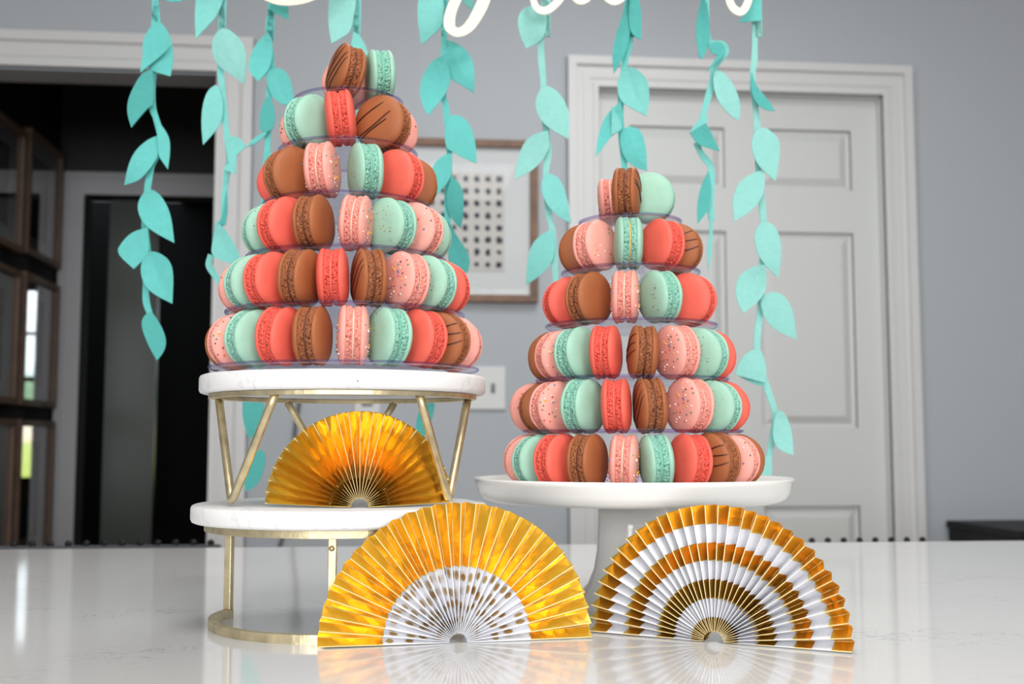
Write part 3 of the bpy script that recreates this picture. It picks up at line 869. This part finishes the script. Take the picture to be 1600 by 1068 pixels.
# ================================================================== PLEATED FANS
def fan(label, base, yaw, R, r0, N, bands, depth, lift=2.0, tilt=0, group=None, dots=None, seed=1, bow=0.0):
    t = thing('paper_fan', label, 'paper fan', base, yaw)
    t.rotation_euler = (radians(tilt), 0, yaw)
    a0, a1 = radians(180 - lift), radians(lift)
    rnd = random.Random(seed)
    K = 2 * N
    jit = [rnd.uniform(-.16, .16) for _ in range(K + 1)]
    jit[0] = jit[-1] = 0
    dj = [rnd.uniform(.85, 1.12) for _ in range(K + 1)]
    def P(k, r, eps=0.0):
        kk = min(max(k, 0), K); i = int(min(kk, K - 1e-6)); f = kk - i
        def node(j):
            a = a0 + (a1 - a0) * (j + jit[j] * min(1, r / R * 1.2)) / K
            s = -1 if j % 2 == 0 else 1
            dd = depth * .5 * dj[j] * s
            y = dd - bow * (cos(a) * r / R) ** 2
            return Vector((r * cos(a), y, r * sin(a)))
        p = node(i).lerp(node(min(i + 1, K)), f)
        return p
    for (name, ra, rb, m) in bands:
        bm = bmesh.new(); nr = 5
        rows = []
        for k in range(K + 1):
            rows.append([bm.verts.new(P(k, ra + (rb - ra) * q / nr) + Vector((0, rnd.uniform(-.00025, .00025) if 0 < q < nr else 0, 0))) for q in range(nr + 1)])
        for A, B in zip(rows, rows[1:]):
            for q in range(nr): bm.faces.new((A[q], A[q + 1], B[q + 1], B[q]))
        bmesh.ops.recalc_face_normals(bm, faces=bm.faces[:])
        # flat shaded pleats with a paper's thickness
        o = obj(name, bm, m, t)
        md = o.modifiers.new('paper', 'SOLIDIFY'); md.thickness = .00035; md.offset = 0
    # pale worn crease along every ridge
    bm = bmesh.new(); bw_ = bmesh.new()
    for k in range(0, K + 1, 2):
        for (name, ra, rb, m) in bands:
            a, b = P(k, ra) + Vector((0, -.0002, 0)), P(k, rb) + Vector((0, -.0002, 0))
            tube(bm if m is M['gold'] else bw_, [a, b], [(.00040 if m is M['gold'] else .0003) * (.38 + .62 * min(1, q / (.55 * R))) for q in (ra, rb)], 5)
    for k in range(1, K, 2):           # duller fold line in every valley
        for (name, ra, rb, m) in bands:
            if m is M['gold']:
                tube(bm, [P(k, max(ra, R * .3)) + Vector((0, -.0003, 0)), P(k, max(rb, R * .31)) + Vector((0, -.0003, 0))], .00017, 4)
    c = obj('crease_lines', bm, M['crease'], t); c['kind'] = 'stuff'
    if len(bw_.faces):
        c = obj('white_crease_lines', bw_, M['fanwhite'], t); c['kind'] = 'stuff'
    else: bw_.free()
    if dots:
        bm = bmesh.new()
        for (rf, ln, off) in dots:
            for k in range(K):
                if rnd.random() < .34: continue
                wid = rnd.uniform(.22, .36); rc = R * (rf + rnd.uniform(-.03, .03)); hl = ln * R * rnd.uniform(.75, 1.05); n = 10
                n0 = (P(k + 1, rc) - P(k, rc)).cross(P(k + .5, rc + .01) - P(k + .5, rc)).normalized()
                if n0.y > 0: n0 = -n0
                vs = []
                for q in range(n):
                    a = 2 * pi * q / n
                    vs.append(bm.verts.new(P(k + .5 + wid * cos(a), rc + hl * sin(a)) + n0 * .00028))
                bm.faces.new(vs)
        bmesh.ops.recalc_face_normals(bm, faces=bm.faces[:])
        d = obj('gold_spots', bm, M['dot'], t); d['kind'] = 'stuff'
    return t
# middle gold fan with white spotted heart
pL, pR = at_z(499, 1008, COUNTER), at_z(921, 992, COUNTER)
mid = (pL + pR) / 2 - FH * .009; v = pR - pL
R1 = v.length / 2
fan('large gold pleated paper fan with white spotted centre on the counter', mid + Vector((0, 0, .001)), atan2(v.y, v.x), R1, .0063, 28,
    [('white_band', .0063, R1 * .54, M['fanwhite']), ('gold_band', R1 * .54, R1, M['gold'])], .0080, lift=.3,
    dots=[(.49, .036, 0), (.365, .036, 0), (.255, .030, 0), (.15, .022, 0)], seed=4, tilt=5)
# right striped fan
pL, pR = at_z(921, 988, COUNTER), at_z(1331, 1022, COUNTER)
v = pR - pL; mid = (pL + pR) / 2 + Vector((-v.y, v.x, 0)).normalized() * .0065; R2 = v.length / 2
st = []
edges = (.075, .177, .313, .451, .589, .720, .858, 1.0)
for i in range(7):
    g = i % 2 == 0
    st.append(('gold_band' if g else 'white_band', R2 * edges[i], R2 * edges[i + 1], M['gold'] if g else M['fanwhite']))
fan('gold and white striped pleated paper fan below the cake stand', mid + Vector((0, 0, .001)), atan2(v.y, v.x), R2, R2 * .075, 31, st, .0135, lift=.3, seed=7)
# all-gold fan on the lower marble plate
pc = at_d(562, 790, .842); pc.z = zp_lo_t
R3 = 146 / F_PX * .853
fan('small all-gold pleated paper fan standing on the lower marble plate', pc + Vector((0, 0, .0008)), AZ + radians(8), R3, .0062, 24,
    [('gold_band', .0062, R3, M['gold'])], .0080, lift=1.6, seed=9, bow=-.028)

# ================================================================== GARLANDS OF FELT LEAVES
GD = 1.25
def smooth_outline(pts, sharp=set()):
    n = len(pts); cur = [(Vector((p[0], p[1])), None) for p in pts]
    # mark sharp tips by angle
    res = []
    for i in range(n):
        a, b, c = cur[i - 1][0], cur[i][0], cur[(i + 1) % n][0]
        u, v_ = (a - b), (c - b)
        ang = u.angle(v_) if u.length and v_.length else pi
        res.append((b, ang < radians(98)))
    for it in range(2):
        new = []
        m = len(res)
        for i in range(m):
            p, s = res[i]; q, s2 = res[(i + 1) % m]
            new.append((p, True) if s else (p.lerp(q, .25), False))
            if s: new.append((p.lerp(q, .25), False))
            new.append((p.lerp(q, .75), False))
        res = new
    return [p for p, s in res]
def egg(bx, by, tx, ty, w, bend=.08):
    b, t = Vector((bx, by)), Vector((tx, ty)); ax = t - b; L = ax.length; u = ax / L; n = Vector((-u.y, u.x))
    out = []
    f = lambda s: (s ** .5) * ((1 - s) ** .8) / ((.385 ** .5) * (.615 ** .8))
    S = [0, .02, .06, .13, .22, .32, .43, .55, .67, .79, .9, 1]
    for s in S: out.append(b + u * (s * L) + n * (w / 2 * f(s) + bend * L * sin(pi * s)))
    for s in reversed(S[1:-1]): out.append(b + u * (s * L) + n * (-w / 2 * f(s) + bend * L * sin(pi * s)))
    return out
def px_mesh(outline, d, tiltx, tilty, curl, thick=.0014, sub=True):
    """turn a leaf's outline into a thick, slightly cupped piece of felt at distance d"""
    cx = sum(p[0] for p in outline) / len(outline); cy = sum(p[1] for p in outline) / len(outline)
    bm = bmesh.new()
    vs = [bm.verts.new((p[0] - cx, p[1] - cy, 0)) for p in outline]
    f = bm.faces.new(vs)
    bmesh.ops.triangulate(bm, faces=[f])
    bmesh.ops.subdivide_edges(bm, edges=[e for e in bm.edges if e.calc_length() > 18], cuts=1, use_grid_fill=True)
    bmesh.ops.triangulate(bm, faces=bm.faces[:])
    s = d / F_PX
    for v in bm.verts:
        x, y = v.co.x, v.co.y
        dep = d + (x * tiltx + y * tilty) * s + curl * ((x * s) ** 2 + (y * s) ** 2) * 12
        v.co = at_d(cx + x, cy + y, dep)
    bmesh.ops.recalc_face_normals(bm, faces=bm.faces[:])
    r = bmesh.ops.extrude_face_region(bm, geom=bm.faces[:])
    for v in [g for g in r['geom'] if isinstance(g, bmesh.types.BMVert)]: v.co += FH * thick
    bmesh.ops.recalc_face_normals(bm, faces=bm.faces[:])
    return bm
def garland(label, vine, leaves, ci, d=GD, seed=0, runs=None):
    rnd = random.Random(seed)
    top = at_d(vine[0][0], vine[0][1], d)
    t = thing('leaf_garland', label, 'garland', (0, 0, 0), 0, 'felt leaf garlands hanging behind the towers')
    t.location = top
    inv = Matrix.Translation(-top)
    for run in ([vine] + (runs or [])):
        pts = [at_d(p[0], p[1], d + .0065) for p in run]
        if run is vine: pts = [Vector((pts[0].x, pts[0].y, H - .001))] + pts
        pts = [p - top for p in spline(pts, 6)]
        bm = bmesh.new(); hw_ = 5.4 / F_PX * d
        rows = []
        n = len(pts)
        for i, p in enumerate(pts):
            tg = (pts[min(i + 1, n - 1)] - pts[max(0, i - 1)]).normalized()
            sd = tg.cross(FH).normalized() * hw_ * (.92 + .08 * sin(i * .7 + seed))
            rows.append([bm.verts.new(p + a * sd + b * FH) for a, b in ((-1, 0), (1, 0), (1, .0014), (-1, .0014))])
        for A, B in zip(rows, rows[1:]):
            for k in range(4): bm.faces.new((A[k], A[(k + 1) % 4], B[(k + 1) % 4], B[k]))
        bm.faces.new(rows[0]); bm.faces.new(list(reversed(rows[-1])))
        bmesh.ops.recalc_face_normals(bm, faces=bm.faces[:])
        obj('vine', bm, FELT[ci], t)
    for i, lf in enumerate(leaves):
        if lf[0] == 'e':
            out = egg(*lf[1:6], bend=lf[6] if len(lf) > 6 and lf[6] is not None else .0)
            c = lf[7] if len(lf) > 7 else ci
        else:
            out = smooth_outline(lf[1]); c = lf[2] if len(lf) > 2 and lf[2] is not None else ci
        dz = lf[3] if lf[0] == 'p' and len(lf) > 3 else (-.004 if i % 2 else -.001)
        bm = px_mesh(out, d + dz, rnd.uniform(-.25, .25), rnd.uniform(-.2, .2), rnd.uniform(-1, 1))
        bmesh.ops.transform(bm, matrix=inv, verts=bm.verts[:])
        obj('leaf', bm, FELT[c], t)
    return t
garland('leftmost teal felt leaf garland, hanging before the dark opening',
 [(244, -60), (243, 0), (245, 32), (243, 75), (239, 118), (238, 165), (244, 186), (251, 215), (245, 240), (236, 262), (230, 297), (226, 350), (231, 392), (228, 430), (228, 468), (234, 490)],
 [('p', [(246, -40), (268, -30), (284, 2), (262, 3), (248, -8)]),
  ('p', [(245, 32), (254, 37), (264, 52), (270, 72), (271, 95), (266, 119), (252, 115), (239, 111), (228, 104), (222, 85), (223, 62), (233, 44)]),
  ('p', [(223, 83), (245, 76), (269, 70), (255, 84), (238, 98), (219, 113), (221, 98)], None, -.010),
  ('p', [(222, 113), (238, 108), (241, 138), (239, 165), (233, 166), (218, 183), (205, 199), (198, 175), (200, 155), (209, 134)], 3),
  ('p', [(243, 184), (264, 211), (266, 235), (262, 264), (254, 253), (247, 242), (246, 213)]),
  ('p', [(248, 211), (230, 218), (211, 235), (200, 258), (194, 289), (217, 282), (230, 268), (241, 254), (248, 240)]),
  ('p', [(229, 296), (240, 296), (254, 308), (267, 335), (272, 379), (252, 369), (234, 358), (221, 345), (214, 325), (218, 309)]),
  ('p', [(230, 355), (206, 362), (190, 378), (181, 395), (209, 420), (221, 408), (234, 393), (231, 362)]),
  ('p', [(233, 392), (248, 394), (264, 405), (271, 425), (269, 474), (250, 465), (233, 454), (222, 438), (219, 418), (224, 401)]),
  ('p', [(236, 486), (250, 505), (260, 530), (257, 548), (245, 563), (232, 540), (222, 515), (221, 500), (227, 491)], 3)], 0, seed=1)
garland('pale aqua felt leaf garland in front of the white opening casing, second from left',
 [(350, -60), (347, 0), (346, 42), (344, 105), (347, 135), (351, 185), (355, 215), (358, 245), (354, 272), (351, 305), (349, 342), (340, 352)],
 [('p', [(312, -40), (345, -45), (352, -10), (340, 24), (323, 42), (306, 60), (304, 30), (306, -10)], 1),
  ('p', [(347, 42), (362, 48), (379, 65), (386, 90), (382, 132), (363, 118), (348, 109), (335, 95), (330, 75), (334, 55)], 2),
  ('p', [(337, 132), (325, 140), (317, 160), (314, 190), (317, 226), (335, 207), (347, 188), (349, 162), (344, 140)], 1),
  ('p', [(353, 214), (372, 212), (385, 228), (370, 242), (358, 258), (354, 240)]),
  ('p', [(349, 264), (370, 240), (368, 272)], 1, -.008),
  ('p', [(353, 296), (349, 325), (346, 343), (340, 348), (352, 352), (356, 325)], 3),
  ('p', [(337, 345), (352, 358), (367, 382), (378, 408), (372, 414), (355, 410), (329, 400), (332, 375)])], 1, seed=2,
 runs=[[(330, 398), (326, 412), (334, 428), (346, 446), (352, 470)]])
garland('teal felt leaf garland just left of the left tower, seen again behind the gold legs',
 [(425, -60), (422, 15), (420, 50), (424, 105), (420, 150), (418, 210), (417, 250), (412, 330), (408, 450), (404, 560), (400, 640), (398, 705), (392, 748)],
 [('p', [(421, 6), (450, 8), (451, 31), (438, 24), (424, 18)], 3),
  ('p', [(418, 50), (402, 65), (391, 85), (387, 110), (403, 127), (412, 118), (421, 107), (426, 85), (425, 60)]),
  ('p', [(414, 113), (432, 104), (448, 112), (456, 130), (460, 165), (440, 163), (425, 152), (417, 130)]),
  ('p', [(420, 148), (430, 170), (429, 200), (415, 207), (406, 205), (405, 180), (411, 160)], 3),
  ('p', [(385, 230), (395, 216), (415, 205), (424, 200), (405, 221)]),
  ('p', [(417, 238), (436, 244), (446, 262), (440, 282), (425, 268)]),
  ('p', [(380, 605), (410, 605), (413, 635), (409, 662), (400, 680), (389, 684), (381, 665), (378, 640)], 3),
  ('p', [(398, 703), (410, 702), (416, 714), (412, 735), (402, 758), (384, 768), (380, 750), (385, 725)], 3)], 0, seed=3)
garland('pale aqua felt leaf garland dropping behind the top of the left tower',
 [(560, -60), (557, 0), (555, 45), (560, 80), (562, 160), (560, 260)],
 [('p', [(520, -40), (548, -45), (558, -10), (553, 25), (548, 50), (532, 60), (518, 68), (513, 40), (513, 5)], 2),
  ('p', [(552, 50), (560, 52), (570, 68), (577, 86), (572, 110), (555, 115), (546, 85)], 1),
  ], 1, seed=4)
garland('aqua felt leaf garland in front of the framed print, right of the left tower',
 [(694, -60), (695, 0), (694, 60), (692, 140), (697, 170), (702, 240), (699, 330), (705, 390), (708, 480), (690, 560), (672, 612), (664, 650)],
 [('p', [(660, -30), (690, -35), (694, 10), (692, 40), (676, 55), (658, 70), (652, 30), (653, 0)], 1),
  ('p', [(712, -40), (728, -30), (741, -10), (739, 17), (722, 2), (712, -10)], 1),
  ('p', [(692, 60), (712, 66), (732, 80), (742, 105), (741, 145), (720, 132), (702, 122), (690, 100)]),
  ('p', [(693, 85), (672, 97), (659, 120), (655, 145), (662, 170), (669, 180), (682, 165), (697, 146), (706, 120)], None, -.004),
  ('p', [(700, 180), (718, 179), (734, 192), (743, 220), (745, 255), (722, 246), (706, 236), (697, 232), (694, 205)]),
  ('p', [(706, 239), (688, 244), (674, 262), (672, 285), (676, 312), (690, 296), (703, 280), (707, 262)]),
  ('p', [(706, 275), (718, 285), (725, 305), (724, 335), (720, 357), (708, 345), (699, 330), (697, 300)], 3),
  ('p', [(700, 345), (715, 370), (731, 393), (735, 410), (730, 428), (715, 430), (702, 410), (697, 375)], 3),
  ('p', [(672, 608), (680, 625), (677, 650), (665, 680), (655, 690), (648, 670), (654, 640)], 3)], 0, seed=5)
garland('pale aqua felt leaf garland in the gap left of the white door',
 [(856, -60), (852, 0), (845, 65), (849, 130), (852, 190), (857, 235), (853, 270), (857, 330), (863, 360), (868, 430), (870, 470)],
 [('p', [(828, 8), (848, 8), (856, 30), (850, 62), (822, 76), (812, 55), (808, 30), (815, 15)]),
  ('p', [(850, 132), (866, 138), (882, 155), (891, 182), (888, 217), (868, 206), (850, 194), (839, 178), (836, 158), (842, 142)], 2),
  ('p', [(856, 204), (836, 208), (818, 222), (808, 250), (804, 280), (830, 268), (848, 250), (860, 228)], 2),
  ('p', [(847, 277), (856, 270), (872, 275), (885, 300), (893, 349), (870, 337), (855, 320), (846, 300)], 1),
  ('p', [(864, 358), (845, 366), (830, 382), (823, 410), (822, 445), (845, 430), (863, 410), (868, 388)], 1)], 2, seed=6)
garland('teal felt leaf garland falling onto the top of the right tower',
 [(986, -60), (985, 0), (984, 60), (976, 100), (970, 160), (971, 205), (977, 270), (980, 300)],
 [('p', [(978, -15), (985, 20), (984, 62), (974, 92), (959, 115), (956, 82), (964, 48), (974, 20)], 3),
  ('p', [(984, -15), (997, -12), (1003, 25), (1002, 62), (988, 55), (982, 38)], 3),
  ('p', [(972, 107), (985, 103), (1003, 113), (1014, 130), (1015, 155), (1010, 181), (985, 168), (968, 157), (963, 130)], 1),
  ('p', [(970, 158), (973, 182), (971, 203), (955, 212), (940, 233), (931, 245), (933, 215), (945, 180)]),
  ('p', [(956, 165), (973, 195), (971, 203), (955, 211)], 1, -.008),
  ('p', [(970, 203), (985, 196), (1002, 203), (1010, 230), (1011, 267), (990, 260), (975, 247), (968, 222)])], 0, seed=7)
garland('twisted aqua felt leaf garland over the left half of the white door',
 [(1103, -60), (1100, 0), (1107, 62), (1128, 68), (1134, 82), (1117, 104), (1112, 130), (1102, 168), (1096, 190)],
 [('p', [(1098, -10), (1106, 12), (1110, 45), (1107, 72), (1098, 92), (1092, 90), (1088, 62), (1087, 35)], 3),
  ('p', [(1106, 68), (1127, 64), (1136, 80), (1118, 100), (1102, 114), (1122, 86), (1112, 84)], 3, -.006),
  ('p', [(1113, 113), (1125, 108), (1142, 125), (1155, 150), (1158, 180), (1152, 188), (1135, 175), (1117, 150)], 2),
  ('p', [(1102, 177), (1107, 185), (1103, 194), (1078, 208), (1083, 196)], 1, -.004),
  ('p', [(1103, 192), (1114, 212), (1125, 236), (1108, 231), (1090, 226), (1078, 207)], 3, -.007),
  ('p', [(1107, 266), (1112, 290), (1109, 325), (1101, 336), (1090, 350), (1089, 320), (1095, 290)], 3),
  ('p', [(1108, 330), (1114, 342), (1113, 385), (1107, 425), (1105, 390), (1109, 360)])], 1, seed=8,
 runs=[[(1088, 222), (1096, 240), (1110, 258), (1112, 275), (1111, 320), (1112, 345)]])
garland('long pale aqua felt leaf garland at right, reaching down behind the cake stand',
 [(1184, -60), (1183, 0), (1180, 40), (1179, 90), (1176, 120), (1180, 160), (1183, 195), (1185, 262), (1193, 345), (1192, 410), (1189, 470), (1183, 545), (1194, 592), (1211, 645), (1206, 690), (1200, 725), (1198, 765)],
 [('p', [(1175, -30), (1190, -30), (1189, 32), (1154, 35), (1166, 15)], 0),
  ('p', [(1174, 112), (1182, 135), (1200, 155), (1211, 173), (1196, 172), (1181, 161), (1173, 140)], 3),
  ('p', [(1182, 203), (1195, 198), (1212, 210), (1220, 225), (1216, 258), (1212, 283), (1195, 268), (1183, 256), (1174, 233), (1175, 215)]),
  ('p', [(1193, 266), (1175, 270), (1155, 283), (1144, 310), (1147, 346), (1170, 332), (1188, 315), (1196, 292)]),
  ('p', [(1192, 346), (1206, 348), (1218, 365), (1222, 395), (1216, 434), (1200, 418), (1186, 402), (1178, 375), (1182, 356)]),
  ('p', [(1196, 413), (1176, 416), (1156, 428), (1148, 450), (1153, 475), (1162, 489), (1182, 474), (1197, 456), (1198, 430)]),
  ('p', [(1188, 465), (1205, 454), (1225, 460), (1240, 485), (1245, 530), (1220, 520), (1200, 506), (1190, 485)]),
  ('p', [(1186, 543), (1166, 550), (1153, 570), (1149, 585), (1175, 592), (1196, 598), (1198, 575), (1193, 555)]),
  ('p', [(1149, 584), (1175, 590), (1196, 596), (1191, 604), (1170, 596)], 1, .004),
  ('p', [(1214, 640), (1228, 645), (1238, 675), (1240, 711), (1218, 703), (1208, 690), (1208, 660)]),
  ('p', [(1189, 714), (1205, 712), (1208, 745), (1190, 752)])], 2, seed=9)

# ================================================================== SCRIPT BANNER (only its lower strokes are in view)
def stroke(label, pts, widths, d=GD - .03):
    P = spline([(p[0], p[1], 0) for p in pts], 8)
    n = len(P); L = []
    for i in range(n):
        f = i / (n - 1) * (len(widths) - 1); a = int(min(f, len(widths) - 1.0001)); f -= a
        wd = widths[a] * (1 - f) + widths[min(a + 1, len(widths) - 1)] * f
        tg = (P[min(i + 1, n - 1)] - P[max(i - 1, 0)]); tg.normalize(); nn = Vector((-tg.y, tg.x, 0)) * wd / 2
        L.append((P[i] + nn, P[i] - nn))
    org = at_d(pts[0][0], pts[0][1], d)
    bm = bmesh.new(); rows = []
    for a, b in L:
        A, B = at_d(a.x, a.y, d) - org, at_d(b.x, b.y, d) - org
        rows.append([bm.verts.new(q) for q in (A, B, B + FH * .002, A + FH * .002)])
    for A, B in zip(rows, rows[1:]):
        for k in range(4): bm.faces.new((A[k], A[(k + 1) % 4], B[(k + 1) % 4], B[k]))
    bm.faces.new(rows[0]); bm.faces.new(list(reversed(rows[-1])))
    bmesh.ops.recalc_face_normals(bm, faces=bm.faces[:])
    o = obj('script_letter', bm, M['letter']); o.location = org
    # hanging thread from the letter's top up to the ceiling
    tp = min(range(n), key=lambda i: P[i].y)
    a = at_d(P[tp].x, P[tp].y, d + .001) - org
    obj('thread', tube(bmesh.new(), [a, Vector((a.x, a.y, H - org.z - .001))], .0004, 5), M['thread'], o)
    return tag(o, label, 'letter', 'cream script letters along the top edge')
stroke('wide cream script swash at the top, left of the left tower', [(378, -60), (386, -34), (404, -14), (430, -2), (458, 0), (488, -7), (520, -26), (545, -60)], [10, 12, 14, 16, 16, 15, 12, 9])
stroke('tall cream script descender loop above the framed print', [(742, -62), (722, -20), (706, 14), (702, 36), (707, 47), (719, 50), (734, 40), (749, 16), (759, -10), (768, -62)], [13, 15, 17, 18, 15, 14, 17, 19, 19, 15])
stroke('thin cream script hook in front of a pale leaf, left of the white door', [(842, -45), (834, -16), (834, 2), (841, 14), (854, 16), (868, 6), (882, -12), (896, -45)], [8, 9, 10, 11, 12, 12, 11, 8])
stroke('short cream script curve at the top, first right of the thin hook', [(884, -45), (892, -14), (902, 0), (912, 1), (922, -8), (930, -45)], [7, 9, 10, 10, 9, 7])
stroke('small cream script curve at the top, just left of the teal garland', [(934, -45), (942, -12), (954, 0), (964, 1), (975, -8), (984, -45)], [7, 10, 12, 12, 10, 7])
stroke('cream script V-shaped loop above the white door', [(1124, -62), (1136, -14), (1143, 8), (1152, 17), (1160, 17), (1167, 7), (1173, -14), (1180, -62)], [9, 11, 12, 12, 12, 12, 11, 9])

# ------------------------------------------------ bodies for the two added, unseen ceiling lamps
for (lx, ly, le), lab in zip(ADDED_LAMPS, ('added square white ceiling lamp, out of view over the island', 'added square white ceiling lamp, out of view nearer the back wall')):
    cl = thing('added_ceiling_lamp', lab, 'lamp', (lx, ly, H))
    boxo('added_lamp_body', M['ceil'], cl, -.47, .47, -.47, .47, -.07, 0, bev=.01)
